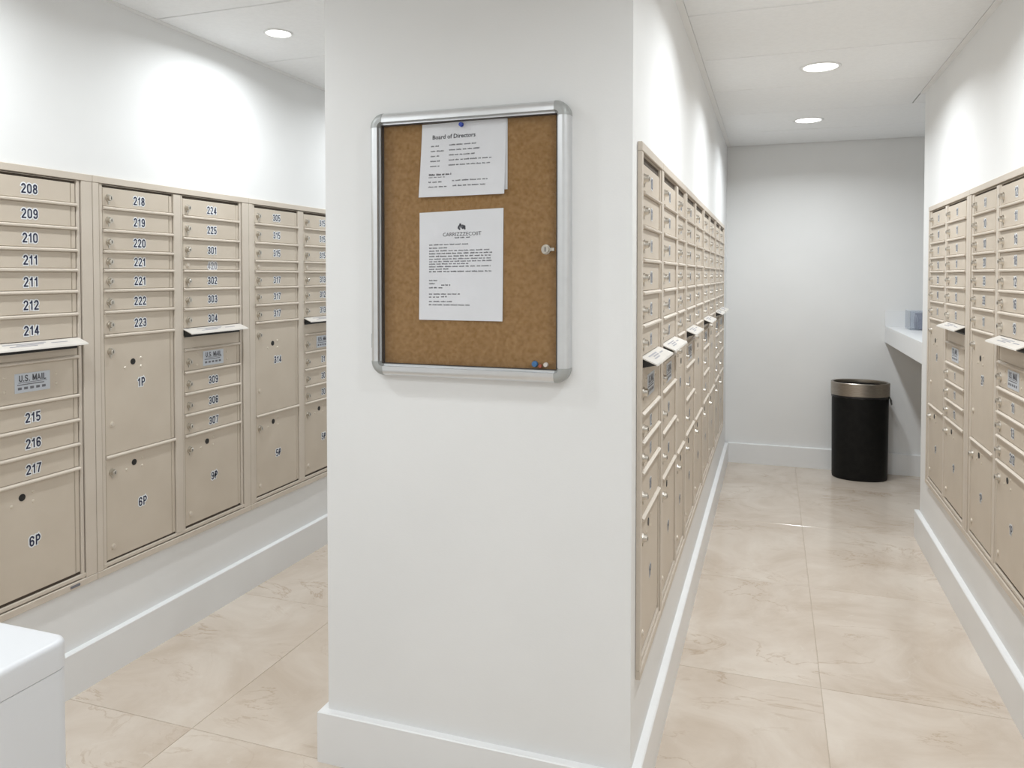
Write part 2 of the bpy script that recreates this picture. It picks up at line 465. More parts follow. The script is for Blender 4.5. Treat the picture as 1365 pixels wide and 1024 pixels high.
angle('trim_1', XL, XL + tw, Y0, YB, 'thin white ceiling angle along the left wall')
angle('trim_2', XCR, XCR + tw, YF, YB, 'thin white ceiling angle along the corridor side of the middle wall')
angle('trim_3', XR - tw, XR, Y0, YC, 'thin white ceiling angle along the right wall')
angle('trim_4', XCL - tw, XCL, YF, YB, 'thin white ceiling angle on the left side of the middle wall')
angle('trim_5', XCL - tw, XCR + tw, YF - tw, YF, 'thin white ceiling angle across the front of the middle wall')

# baseboards
def board_prof(): # (out, z)
    return [(0, 0), (BT, 0), (BT, ZB - .003), (BT - .003, ZB), (0, ZB)]
def base_x(name, x, sgn, y0, y1, label):
    pr = [(z, x + sgn * o) for o, z in board_prof()]
    b = MB().prism(pr, y0, y1, 1, M['base'])
    struct(name, b, label, 'baseboard')
base_x('baseboard_left', XL, 1, Y0, YB, 'tall white baseboard under the left mailboxes')
base_x('baseboard_right', XR, -1, Y0, YC + BT, 'tall white baseboard under the right mailboxes')
b = MB().prism([(YB - o, z) for o, z in board_prof()], XCR + BT, XN, 0, M['base'])
b.prism([(YB - o, z) for o, z in board_prof()], XL + BT, XCL - BT, 0, M['base'])
struct('baseboard_back', b, 'white baseboard along the end wall behind the trash can', 'baseboard')
b = MB()
def ring(off):
    zz = []
    return [(XCL - off, YB - BT), (XCL - off, YF - off), (XCR + off, YF - off), (XCR + off, YB - BT)]
vs = []
for o, z in board_prof(): vs += [(x, y, z) for x, y in ring(o)]
fs = []
for k in range(4):
    for i in range(3): fs.append((k * 4 + i, k * 4 + i + 1, (k + 1) * 4 + i + 1, (k + 1) * 4 + i))
b.add(vs, fs, M['base'])
struct('baseboard_middle', b, 'white baseboard wrapping the middle wall block', 'baseboard')

# ------------------------------------------------------------------ mailboxes
# local axes: x to the viewer's right, z up, -y towards the viewer; y=0 is the face of the outer trim
YD, YBK = .0070, .0126            # door face, back of everything (wall plane)
mc = {}
def cached(key, fn):
    if key not in mc: mc[key] = fn()
    return mc[key]

def door_mesh(wd, h):
    def f():
        mb = MB()
        mb.slab(.0, wd - .020, .001, h, YD - .0012, YBK - .0012, .0016, M['tan'])
        mb.slab(wd - .0175, wd, .001, h, YD + .0004, YBK - .0012, .002, M['tan'])     # hinge strip
        return mb.mesh('door')
    return cached(('door', round(wd, 3), round(h, 3)), f)
def divider_mesh(wd):
    def f():
        mb = MB()
        prof = [(.0095, -.0055), (.0005, -.0055), (-.0030, -.0030), (-.0030, .0015), (.0040, .0055), (.0095, .0055)]
        mb.prism(prof, 0, wd, 0, M['tanframe'])
        return mb.mesh('divider')
    return cached(('div', round(wd, 3)), f)
def lock_mesh():
    def f():
        mb = MB()
        mb.cyl((0, .004, 0), .0150, -.0070, 1, M['nickel'], 16, .0138)
        mb.cyl((0, -.003, 0), .0108, -.0095, 1, M['nickel'], 16, .0096)
        mb.cyl((0, -.0125, 0), .0068, -.0009, 1, M['nickel'], 12, .0060)
        mb.box(-.0011, .0011, -.0142, -.0133, -.0050, .0050, M['keyway'])
        # small cam lever below the barrel
        mb.prism([(.0038, -.013), (-.001, -.013), (-.001, -.022), (.0038, -.022)], -.003, .003, 0, M['nickel'])
        return smooth(mb.mesh('lock'), 40)
    return cached('lock', f)
def small_lock():
    def f():
        mb = MB()
        mb.cyl((0, .004, 0), .0115, -.0055, 1, M['rivet'], 14, .0105)
        mb.cyl((0, -.0015, 0), .0070, -.0020, 1, M['tanframe'], 12, .0062)
        return smooth(mb.mesh('blank_plug'), 40)
    return cached('plug', f)
def hole_mesh():
    return cached('hole', lambda: MB().cyl((0, 0, 0), .0115, -.0012, 1, M['black'], 14).mesh('master_keyhole'))
def rivet_mesh():
    return cached('rivet', lambda: MB().cyl((0, 0, 0), .0055, -.0020, 1, M['rivet'], 8, .0035).mesh('rivet'))
def num_mesh(txt, col='navy', size=.047):
    def f():
        mb = MB()
        h = size * .65
        strokes(mb, txt, h, 0, 0, -.0005, M['white'], h * .42, .95)
        strokes(mb, txt, h, 0, 0, -.0010, M[col], h * .155, .98)
        return mb.mesh('number_label')
    return cached(('num', txt, col, size), f)
def mailplate_mesh():
    def f():
        mb = MB()
        mb.slab(-.062, .062, -.031, .031, -.0014, .0, .0006, M['plate'])
        strokes(mb, 'U.S. MAIL', .0205, 0, .0150, -.0019, M['ink'], .0034, 1.0)
        mb.box(-.050, .050, -.0018, -.0013, .0005, .0018, M['ink'])
        mb.box(-.054, .040, -.0018, -.0013, -.0065, -.0035, M['inkgrey'])
        for i in range(5):
            x = -.052 + i * .021
            mb.box(x, x + .013, -.0018, -.0013, -.021, -.013, M['inkgrey'])
        return mb.mesh('mail_sign')
    return cached('mailplate', f)
def hood_mesh(wd):
    def f():
        mb = MB()
        t = .0022
        prof = [(.009, .004), (-.036, -.014), (-.038, -.019), (-.0355, -.0195), (-.034, -.017), (.009, .001)]
        mb.prism(prof, -.004, wd + .006, 0, M['hood'])
        # printed lines on the sloping face
        for k, (u0, u1) in enumerate(((.18, .62), (.30, .58), (.22, .50), (.66, .84))):
            s = .25 + .17 * k if k < 3 else .42
            yy = .009 - .045 * s; zz = .004 - .018 * s + .0004
            yy2 = yy - .0045; zz2 = zz - .0018
            mb.add([(wd * u0, yy, zz), (wd * u1, yy, zz), (wd * u1, yy2, zz2), (wd * u0, yy2, zz2)], [(0, 1, 2, 3)], M['faded'])
        # black cheeks, painting in the shade under the hood
        for x in (-.003, wd + .003):
            mb.add([(x, .009, .001), (x, -.034, -.017), (x, .007, -.026)], [(0, 1, 2)], M['black'])
        return mb.mesh('slot_hood')
    return cached(('hood', round(wd, 3)), f)

def door(root, x0, x1, zt, zb, num=None, lock=True, parcel=False, small=False, ncol=None, nz=None, mail=False):
    ncol = ncol or COL[0]
    wd, h = x1 - x0, zt - zb - .011
    z0 = zb + .0055
    d = obj('door', door_mesh(wd, h), root, (x0, 0, z0))
    if parcel: d.name = 'parcel_door'
    if mail: d.name = 'outgoing_mail_door'
    if lock:
        lz = h - .052 if parcel else h * .46
        if small: obj('blank_plug', small_lock(), d, (.026, YD - .002, h * .5))
        else: obj('lock', lock_mesh(), d, (.026, YD - .0025, lz))
    if parcel:
        obj('master_keyhole', hole_mesh(), d, (.127, YD - .0012, h - .038 if h < .41 else h - .098))
        zk = h - .038 if h < .41 else h - .098
        for dx, dz in ((-.036, -.020), (.038, .010), (.038, -.022)):
            obj('rivet', rivet_mesh(), d, (.127 + dx, YD - .0012, zk + dz))
        if h > .41:
            d.children and None
        obj('blank_plug', small_lock(), d, (.028, YD - .002, .045 if h < .41 else .112))
    if mail:
        o = obj('mail_sign', mailplate_mesh(), d, (wd * .5, YD - .0012, h * .52))
        for dx, dz in ((-.095, .022), (-.095, -.022), (.085, .016), (.085, -.016)):
            if 0 < wd * .5 + dx < wd - .03: obj('rivet', rivet_mesh(), d, (wd * .5 + dx, YD - .0012, h * .52 + dz))
    if num:
        big = {} if not parcel else dict(size=.050)
        obj('number_label', num_mesh(num, ncol, **big), d, ((wd - .015) * .52, YD - .0012, h * (.47 if not parcel else (.47 if h < .41 else .58))))
    return d

def column(root, x0, x1, zs, kinds, first=True):
    """zs: boundaries from the top; kinds[i] describes the bay between zs[i] and zs[i+1]"""
    wd = x1 - x0
    for i, k in enumerate(kinds):
        zt, zb = zs[i], zs[i + 1]
        if k[0] == 'hood':
            mb = MB().slab(0, wd, 0, zt - zb - .012, YD + .0005, YBK - .001, .0015, M['tan'])
            obj('slot_panel', mb, root, (x0, 0, zb + .0055))
            mb = MB().box(.002, wd - .004, .0030, .0058, 0, .026, M['black'])  # slot opening as a black strip, also carrying the shade below the hood
            obj('letter_slot', mb, root, (x0, 0, zt - .031))
            obj('slot_hood', hood_mesh(wd), root, (x0, 0, zt + .001), label='pale sloping hood over the letter slot')
        elif k[0] == 'mail': door(root, x0, x1, zt, zb, lock=k[1], mail=True)
        elif k[0] == 'p': door(root, x0, x1, zt, zb, k[1], True, True)
        elif k[0] == 's': door(root, x0, x1, zt, zb, k[1], True, small=True, ncol='faded')
        else: door(root, x0, x1, zt, zb, k[1], k[2] if len(k) > 2 else True)
    for i in range(1, len(zs) - 1):
        if kinds[i][0] == 'hood' : continue
        obj('divider', divider_mesh(wd), root, (x0, 0, zs[i]))

ZT0, ZT1, ZM0, ZM1 = .361, .400, 1.762, 1.791
def frame(root, x0, x1, cols):
    """outer trim, backing and stiles"""
    obj('back_panel', MB().box(x0 + .004, x1 - .004, YBK - .0009, YBK - .0002, ZT0 + .004, ZM1 - .004, M['gapshade']), root)
    # top flange with a stepped lower lip, bottom flange
    obj('outer_flange', MB().slab(x0, x1, ZM1 - .024, ZM1, -.001, YBK - .001, .0015, M['tanframe']), root)
    obj('inner_flange', MB().box(x0 + .03, x1 - .03, .0055, YBK - .001, ZM0 + .0005, ZM1 - .027, M['tanframe']), root)
    obj('outer_flange', MB().slab(x0, x1, ZT0, ZT0 + .023, -.001, YBK - .001, .0015, M['tanframe']), root)
    obj('inner_flange', MB().slab(x0 + .03, x1 - .03, ZT0 + .027, ZT1 + .0015, .003, YBK - .001, .0015, M['tanframe']), root)
    # side stiles between the flanges
    a, c = cols[0][0], cols[-1][1]
    for s0, s1, yf in ((x0 + .0005, x0 + .026, 0.0), (x0 + .0285, a - .002, .004), (c + .002, c + .0145, .004), (c + .019, x1 - .0005, 0.0)):
        if s1 - s0 > .004:
            obj('side_stile', MB().slab(s0, s1, ZT0 + .0235, ZM1 - .0245, yf, YBK - .001, .0015, M['tanframe']), root)
    for i in range(len(cols) - 1):
        s0, s1 = cols[i][1] + .002, cols[i + 1][0] - .002
        mb = MB().slab(s0, s1 - .012, ZT1, ZM0, .002, YBK - .001, .0015, M['tanframe'])
        obj('mullion', mb, root)
        obj('mullion_strip', MB().slab(s1 - .0105, s1, ZT1, ZM0, .0045, YBK - .001, .0015, M['tanframe']), root)

S7 = [1.760, 1.681, 1.600, 1.525, 1.457, 1.384, 1.307, 1.221]
S7b = [1.757, 1.678, 1.590, 1.506, 1.457, 1.382, 1.300, 1.218]
LOW_P = [.782, .402]
W1, W2 = (.046, .379), (.434, .774)
UW = .838

def unit(name_label, loc, rz, cols, width):
    t = thing('mailbox_unit', name_label, 'mailbox unit', loc, rz, 'wall mailbox units')
    frame(t, 0, width, [c[0] for c in cols])
    for (x0, x1), zs, kinds in cols: column(t, x0, x1, zs, kinds)
    return t
COL = ['navy']
def nums(*a): return [('n', x) for x in a]
def wob(zs): return zs

XLM, XCM, XRM = XL + YBK, XCR + YBK, XR - YBK
r90 = math.radians(90)
# left wall, near to far
uA = unit('tan wall mailbox unit with doors 208 to 217, nearest on the left', (XLM, 2.041 - UW, 0), r90, [
    (W1, S7 + LOW_P, [('n', None)] * 7 + [('p', None), ('p', None)]),
    (W2, S7 + [1.160, 1.026, .941, .857, .773, .405],
     [('n', n, False) for n in ('208', '209', '210', '211', '211', '212', '214')] + [('hood',), ('mail', True)] + nums('215', '216', '217') + [('p', '6P')])], UW - .001)
obj('serial_sticker', MB().slab(-.019, .019, -.0045, .0045, -.0022, -.0010, .0003, M['inkgrey']), uA, (.745, 0, .3725))
unit('tan wall mailbox unit with doors 218 to 225 and U.S. MAIL slot above 309', (XLM, 2.041, 0), r90, [
    (W1, S7 + LOW_P, nums('218', '219', '220', '221', '221', '222', '223') + [('p', '1P'), ('p', '6P')]),
    (W2, S7b + [1.134, 1.041, .953, .865, .780, .405],
     nums('224', '225', '301') + [('s', '420')] + nums('302', '303', '304') + [('hood',), ('mail', True)] + nums('309', '306', '307') + [('p', '9P')])], UW - .001)
unit('tan wall mailbox unit with doors 305, 315 and 317, half hidden by the middle wall', (XLM, 2.041 + UW, 0), r90, [
    (W1, S7b + LOW_P, nums('305', '315', '315') + [('s', None)] + nums('317', '317', '317') + [('p', '314'), ('p', '5P')]),
    (W2, S7b + [1.134, 1.041, .953, .865, .780, .405],
     nums('315', '315', '315') + [('s', None)] + nums('313', '312', '313') + [('hood',), ('mail', True)] + nums('31', '30', '30') + [('p', '5P')])], UW - .001)

# corridor side of the middle wall, near to far
Z6 = [1.746, 1.662, 1.571, 1.480, 1.391, 1.301, 1.215]
LOWM = [1.190, 1.062, .984, .902, .778, .405]
LOWN = [1.160, 1.062, .930, .785, .405]
def mcol(y0, y1, base, hood, tags):
    c = (y0 - base, y1 - base)
    if hood == 1: return (c, Z6 + LOWM, nums(*tags) + [('hood',), ('mail', True)] + nums('12', '11', '10') + [('p', '1P')])
    if hood == 2: return (c, Z6 + LOWN, nums(*tags) + [('hood',), ('mail', True)] + nums('11', '10') + [('p', '1P')])
    return (c, Z6 + [.778, .405], nums(*tags) + [('p', '1P'), ('p', '1P')])
T = ('10', '11', '11', '10', '12', '11')
COL[0] = 'worn'
def munit(y0, y1, cols, label): unit(label, (XCM, y0, 0), r90, [mcol(a, c, y0, h, T) for a, c, h in cols], y1 - y0 - .001)
munit(1.993, 2.395, [(2.036, 2.362, 1)], 'single-column tan mailbox unit at the near end of the middle wall')
munit(2.395, 3.085, [(2.433, 2.775, 2), (2.835, 3.052, 0)], 'second tan mailbox unit along the middle wall, with one narrow column')
munit(3.085, 3.895, [(3.125, 3.465, 2), (3.525, 3.862, 0)], 'third tan mailbox unit along the middle wall corridor side')
munit(3.895, 4.735, [(3.937, 4.287, 2), (4.345, 4.702, 0)], 'fourth tan mailbox unit along the middle wall corridor side')
munit(4.735, 5.575, [(4.777, 5.117, 2), (5.175, 5.542, 2)], 'farthest tan mailbox unit along the middle wall, by the end wall')

# right wall, far to near (viewer's left is far)
COL[0] = 'navy'
RB = [1.132, 1.040, .954, .869, .781, .405]
def runit(y1, cA, cB, label): unit(label, (XRM, y1, 0), -r90, [cA, cB], UW + .023)
runit(4.410, ((.058, .393), S7 + LOW_P, nums('11', '10', '17', '18', '22', '18', '11') + [('p', '1P'), ('p', '1P')]),
      ((.441, .796), S7 + RB, nums('11', '11', '10', '11', '24', '12', '12') + [('hood',), ('mail', False)] + nums('1', '11', '12') + [('p', '1P')]),
      'tan mailbox unit at the far end of the right wall, beside the counter niche')
runit(3.548, ((.058, .386), S7 + LOW_P, nums('11', '10', '10', '20', '33', '33', '11') + [('p', '2P'), ('p', '1P')]),
      ((.436, .790), S7 + RB, nums('12', '11', '16', '18', '12', '16', '16') + [('hood',), ('mail', True)] + nums('11', '13', '212') + [('p', '1P')]),
      'tan mailbox unit at the right edge with door 212 and U.S. MAIL sign')
runit(2.686, ((.058, .386), S7 + LOW_P, nums('11', '10', '10', '20', '33', '33', '11') + [('p', '2P'), ('p', '1P')]),
      ((.436, .790), S7 + RB, nums('12', '11', '16', '18', '12', '16', '16') + [('hood',), ('mail', True)] + nums('11', '13', '14') + [('p', '1P')]),
      'tan mailbox unit cut off at the lower right edge of the photo, nearest the camera')

# ------------------------------------------------------------------ notice board
BX0, BX1, BZ0, BZ1 = -1.076, -.4965, 1.158, 1.893
bt = thing('notice_board', 'glazed cork notice board in rounded aluminium frame on the middle wall', 'notice board', ((BX0 + BX1) / 2, YF, BZ0))
cx, cz = (BX0 + BX1) / 2, BZ0
def lx(x): return x - cx
def lz(z): return z - cz
D = .036; RW = .033
n = 7
def arc_prof():   # (depth y, offset outward u from inner edge) rounded outer corner
    p = [(0, 0), (-D + .012, 0), (-D + .012, .004), (-D, .006)]
    for i in range(n + 1):
        a = math.pi / 2 * i / n
        p.append((-D + .019 * (1 - math.cos(a)), RW - .019 + .019 * math.sin(a)))
    p.append((0, RW))
    return p
CR = .040
pr = arc_prof()
# vertical rails: axis z, profile axes (x, y)
for side in (-1, 1):
    edge = lx(BX0) + RW if side < 0 else lx(BX1) - RW
    prof = [(edge + side * u, y) for y, u in pr]
    obj('frame_rail', smooth(MB().prism(prof, lz(BZ0) + CR, lz(BZ1) - CR, 2, M['alu']).mesh('frame_rail'), 30), bt)
for side in (-1, 1):
    edge = lz(BZ0) + RW if side < 0 else lz(BZ1) - RW
    prof = [(y, edge + side * u) for y, u in pr]
    obj('frame_rail', smooth(MB().prism(prof, lx(BX0) + CR, lx(BX1) - CR, 0, M['alu']).mesh('frame_rail'), 30), bt)
# corner caps: the rail profile revolved a quarter turn
for sx in (-1, 1):
    for sz in (-1, 1):
        px = (lx(BX0) + CR) if sx < 0 else (lx(BX1) - CR)
        pz = (lz(BZ0) + CR) if sz < 0 else (lz(BZ1) - CR)
        vs = []; fs = []; k = len(pr); st = 9
        for i in range(st):
            a = math.pi / 2 * i / (st - 1)
            for (y, u) in pr:
                r = CR - RW + u + .0006
                vs.append((px + sx * r * math.cos(a), y - (.0006 if y < -.001 else 0), pz + sz * r * math.sin(a)))
        for i in range(st - 1):
            for j in range(k):
                jj = (j + 1) % k
                fs.append((i * k + j, i * k + jj, (i + 1) * k + jj, (i + 1) * k + j))
        fs += [tuple(range(k)), tuple(range((st - 1) * k + k - 1, (st - 1) * k - 1, -1))]
        obj('corner_cap', smooth(MB().add(vs, fs, M['cap']).mesh('corner_cap'), 40), bt, label='grey plastic corner cap')
ix0, ix1, iz0, iz1 = lx(BX0) + RW, lx(BX1) - RW, lz(BZ0) + RW, lz(BZ1) - RW
obj('cork_panel', MB().box(ix0 + .0005, ix1 - .0005, -.010, -.001, iz0 + .0005, iz1 - .0005, M['cork']), bt, label='brown cork panel')
mb = MB()
mb.box(ix0 + .0006, ix0 + .0030, -.026, -.0105, iz0 + .0006, iz1 - .0006, M['gasket'])
mb.box(ix1 - .0025, ix1 - .0006, -.026, -.0105, iz0 + .0006, iz1 - .0006, M['gasket'])
mb.box(ix0 + .0031, ix1 - .0026, -.026, -.0105, iz1 - .0025, iz1 - .0006, M['gasket'])
mb.box(ix0 + .0031, ix1 - .0026, -.026, -.0105, iz0 + .0006, iz0 + .0016, M['gasket'])
obj('gasket', mb, bt, label='dark gasket around the pane')
obj('glass_pane', MB().box(ix0 + .001, ix1 - .001, -.0285, -.0262, iz0 + .001, iz1 - .001, M['pane']), bt, label='clear glass door')
mb = MB(); mb.cyl((0, 0, 0), .0135, -.004, 1, M['nickel'], 20, .0125); mb.cyl((0, -.004, 0), .0105, -.006, 1, M['nickel'], 20, .0095)
mb.box(-.0012, .0012, -.0106, -.0099, -.006, .006, M['keyway'])
lk = obj('lock', smooth(mb.mesh('lock'), 40), bt, (lx(-.558), -.0288, lz(1.507)), label='chrome key lock')
mb = MB().box(.012, .0225, -.004, -.0005, -.004, .004, M['nickel'])
obj('latch', mb, lk)
mb = MB()
mb.slab(-.0030, .0030, -.020, .020, -.0012, 0, .0004, M['cap'])
obj('hinge_mark', mb, bt, (lx(BX0) + .006, -D + .008, lz(1.255)), label='small grey hinge plate')

# sheets behind the glass
YP = YF - .010
def sheet(label, tl, tr, bl, br, y, print_fn=None, curl=.003, name='paper_notice'):
    """four corners (x,z) as hung; the sheet bows a little away from the cork"""
    c = ((tl[0] + br[0]) / 2, (tl[1] + br[1]) / 2)
    nx, nz = 6, 8
    vs = []; fs = []
    def P(u, v, off=0):
        x = (tl[0] * (1 - u) + tr[0] * u) * (1 - v) + (bl[0] * (1 - u) + br[0] * u) * v
        z = (tl[1] * (1 - u) + tr[1] * u) * (1 - v) + (bl[1] * (1 - u) + br[1] * u) * v
        yy = -curl * (v ** 2) * (.4 + .6 * abs(2 * u - 1)) - .0008 - off
        return (x - c[0], yy, z - c[1])
    for k, off in ((0, .0003), (1, 0)):
        for j in range(nz + 1):
            for i in range(nx + 1): vs.append(P(i / nx, j / nz, off))
    q = (nx + 1) * (nz + 1)
    for j in range(nz):
        for i in range(nx):
            a = j * (nx + 1) + i
            fs.append((a, a + nx + 1, a + nx + 2, a + 1)); fs.append((q + a, q + a + 1, q + a + nx + 2, q + a + nx + 1))
    mb = MB().add(vs, fs, M['paper'])
    if not print_fn:
        o = obj(name, mb, None, (c[0], y, c[1])); return tag(o, label, 'paper')
    t = thing(name, label, 'paper', (c[0], y, c[1]))
    obj('sheet', mb, t)
    pm = MB(); print_fn(pm)
    # printing is laid out in unit coordinates (u, -, v) and wrapped on the sheet
    pm.v = [P(a, bb, .0008) for (a, _, bb) in pm.v]
    obj('print', pm, t, label='printed black lettering')
    return t
K = 1.0062
def kc(x, z): return (x * K, 1.44 + (z - 1.44) * K)
rnd = random.Random(3)
def dashes(pm, u0, u1, v, h, m, asp):
    h *= 1.3
    u = u0
    while u < u1 - .01:
        wl = min(rnd.uniform(.025, .085), u1 - u)
        # each word: irregular little strokes
        s = u
        while s < u + wl - .004:
            ww = rnd.uniform(.006, .012); hh = h * rnd.choice((.6, .6, .75, 1.0))
            pm.add([(s, 0, v - hh / 2), (s + ww * .72, 0, v - hh / 2), (s + ww * .72, 0, v + h * .3), (s, 0, v + h * .3)], [(0, 1, 2, 3)], m)
            s += ww
        u += wl + .014
def unit_text(pm, txt, size, u, v, m, W, H, off=0.0, align='LEFT', rot=0.0):
    vs, fs = text_pts(txt, size, off, 1.0, align)
    pm.add([(u + a / W, 0, v - b_ / H) for a, b_ in vs], fs, m)
def print1(pm):
    W, H = .247, .204
    unit_text(pm, 'Board of Directors', .0165, .13, .19, M['ink'], W, H, .0003)
    for k, (t, a) in enumerate(((.09, .33), (.15, .38), (.09, .30), (.09, .50), (.09, .49))):
        v = .31 + .068 * k
        dashes(pm, .12, .12 + t + .02, v, .018, M['inkgrey'], 1)
        dashes(pm, .34, .34 + a, v - .005, .018, M['inkgrey'], 1)
    dashes(pm, .11, .38, .70, .024, M['ink'], 1)
    dashes(pm, .11, .30, .735, .012, M['inkgrey'], 1)
    dashes(pm, .11, .28, .80, .018, M['inkgrey'], 1); dashes(pm, .39, .80, .79, .018, M['inkgrey'], 1)
    dashes(pm, .11, .33, .865, .018, M['inkgrey'], 1); dashes(pm, .40, .78, .86, .018, M['inkgrey'], 1)
def print2(pm):
    W, H = .248, .299
    # leaf-like emblem made of small dark lobes
    for (u, v, ru, rv, a) in ((.478, .150, .012, .020, .5), (.495, .128, .013, .012, 0), (.505, .143, .010, .016, .3), (.528, .140, .014, .010, .8),
                              (.545, .150, .014, .016, 0), (.525, .158, .014, .012, .4), (.487, .168, .010, .010, .2), (.550, .166, .010, .010, 0)):
        vs = []
        for i in range(10):
            t = 2 * math.pi * i / 10
            x, y = ru * math.cos(t), rv * math.sin(t)
            vs.append((u + x * math.cos(a) - y * math.sin(a), 0, v + x * math.sin(a) + y * math.cos(a)))
        pm.add(vs, [tuple(range(10))], M['ink'])
    unit_text(pm, 'CARRIZZZECOIIT', .0145, .515, .215, M['ink'], W, H, 0.0, 'CENTER')
    dashes(pm, .43, .61, .246, .010, M['ink'], 1)
    rows = [(.12, .60, .305), (.12, .34, .335), (.12, .85, .362), (.12, .87, .387), (.12, .86, .412), (.12, .86, .437), (.12, .87, .460), (.12, .60, .482),
            (.12, .86, .507), (.12, .36, .530), (.12, .87, .553), (.12, .23, .635), (.12, .20, .664), (.27, .38, .677), (.12, .28, .702),
            (.12, .50, .760), (.12, .24, .788), (.27, .34, .785), (.12, .41, .830), (.12, .62, .860)]
    for a, c, v in rows: dashes(pm, a, c, v, .0115, M['ink'] if v in (.387, .412, .553, .677) else M['inkgrey'], 1)
sheet('blank white sheet peeking out behind the top notice', kc(-.905, 1.853), kc(-.6665, 1.856), kc(-.905, 1.668), kc(-.6665, 1.668), YP - .0005, curl=.0005, name='paper_sheet')
sheet('upper white notice headed Board of Directors, pinned in the glazed board', kc(-.914, 1.853), kc(-.669, 1.857), kc(-.924, 1.654), kc(-.674, 1.656), YP - .0020, print1, .0045)
sheet('lower white letter with a small dark emblem and text lines in the glazed board', kc(-.924, 1.612), kc(-.678, 1.619), kc(-.925, 1.317), kc(-.680, 1.317), YP - .0005, print2, .003)

def pin(loc, m, label, r=.0065, tilt=(0, 0, 0)):
    mb = MB()
    mb.cyl((0, 0, 0), .0008, -.004, 1, M['nickel'], 6)
    mb.cyl((0, -.004, 0), r, -.0018, 1, m, 12, r * .9)
    mb.cyl((0, -.0058, 0), r * .55, -.0035, 1, m, 12, r * .6)
    mb.cyl((0, -.0093, 0), r * .95, -.0022, 1, m, 12, r * .85)
    o = obj('push_pin', smooth(mb.mesh('push_pin'), 40), None, loc); o.rotation_euler = tilt
    return tag(o, label, 'push pin', 'push pins on the cork')
def kp(x, z, y): p = kc(x, z); return (p[0], y, p[1])
pin(kp(-.796, 1.8455, YP - .0030), M['bluepin'], 'dark blue push pin holding the upper notice')
pin(kp(-.589, 1.207, YP), M['bluepin2'], 'mid blue push pin in the lower right corner of the cork', .0085, (0, .3, 0))
pin(kp(-.574, 1.202, YP), M['redpin'], 'small red push pin between the blue and the white one', .0048)
pin(kp(-.559, 1.206, YP), M['whitepin'], 'whitish push pin nearest the lower right frame corner', .0065)

# ------------------------------------------------------------------ trash can
def sup(w, d, e=2.6, k=40):
    out = []
    for i in range(k):
        a = 2 * math.pi * i / k
        c, s = math.cos(a), math.sin(a)
        out.append((w * abs(c) ** (2 / e) * (1 if c >= 0 else -1), d * abs(s) ** (2 / e) * (1 if s >= 0 else -1)))
    return out
def shell(levels, m, e=2.6, k=40, close_bottom=False):
    vs = []; fs = []
    for (w_, d_, z) in levels: vs += [(x, y, z) for x, y in sup(w_, d_, e, k)]
    for j in range(len(levels) - 1):
        for i in range(k):
            ii = (i + 1) % k
            fs.append((j * k + i, j * k + ii, (j + 1) * k + ii, (j + 1) * k + i))
    if close_bottom: fs.append(tuple(range(k - 1, -1, -1)))
    return MB().add(vs, fs, m)
tc = thing('trash_can', 'black oval trash can with brushed steel rim beside the counter', 'trash can', (.594, 5.885, 0))
WC, DC, EX = .186, .142, 2.15
b = shell([(WC - .012, DC - .012, .0), (WC - .006, DC - .006, .004), (WC - .004, DC - .004, .02), (WC, DC, .60), (WC, DC, .655), (WC - .006, DC - .006, .655), (WC - .012, DC - .012, .10), (WC - .02, DC - .02, .03)], M['can'], EX, 48, True)
b.f.append(list(range(7 * 48, 8 * 48))); b.mi.append(0)
obj('body', smooth(b.mesh('body'), 50), tc)
b = shell([(WC + .0045, DC + .0045, .592), (WC + .0065, DC + .0065, .594), (WC + .0065, DC + .0065, .680), (WC + .003, DC + .003, .684), (WC - .010, DC - .010, .682), (WC - .0115, DC - .0115, .672), (WC - .0095, DC - .0095, .60)], M['steel'], EX, 48)
obj('rim_band', smooth(b.mesh('rim_band'), 35), tc, label='brushed steel rim band')
b = shell([(WC - .0135, DC - .0135, .660), (WC - .020, DC - .018, .60), (WC - .030, DC - .026, .42), (WC - .06, DC - .05, .20)], M['bag'], EX, 48)
b.f.append(list(range(3 * 48, 4 * 48))); b.mi.append(0)
obj('liner_bag', smooth(b.mesh('liner_bag'), 60), tc, label='black liner bag inside the can')
# bag hem showing under the band, with a gathered corner on the right
rr = random.Random(5)
pts = sup(WC + .003, DC + .003, EX, 48); vs = []; fs = []
for i, (x, y) in enumerate(pts):
    lo = .578 + rr.uniform(-.004, .004)
    vs += [(x, y, .600), (x * 1.006, y * 1.006, lo)]
for i in range(48):
    j = (i + 1) % 48; fs.append((2 * i, 2 * j, 2 * j + 1, 2 * i + 1))
vs0 = len(vs)
vs += [(WC - .002, -.045, .596), (WC + .016, -.03, .565), (WC + .020, -.022, .535), (WC + .012, -.035, .530), (WC + .004, -.055, .545), (WC - .004, -.075, .565),
       (WC - .002, -.02, .590), (WC + .010, -.02, .548)]
fs += [(vs0, vs0 + 1, vs0 + 4, vs0 + 5), (vs0 + 1, vs0 + 2, vs0 + 3, vs0 + 4), (vs0, vs0 + 6, vs0 + 7, vs0 + 1), (vs0 + 1, vs0 + 7, vs0 + 2)]
obj('bag_hem', smooth(MB().add(vs, fs, M['bag']).mesh('bag_hem'), 60), tc, label='black bag hem below the rim')

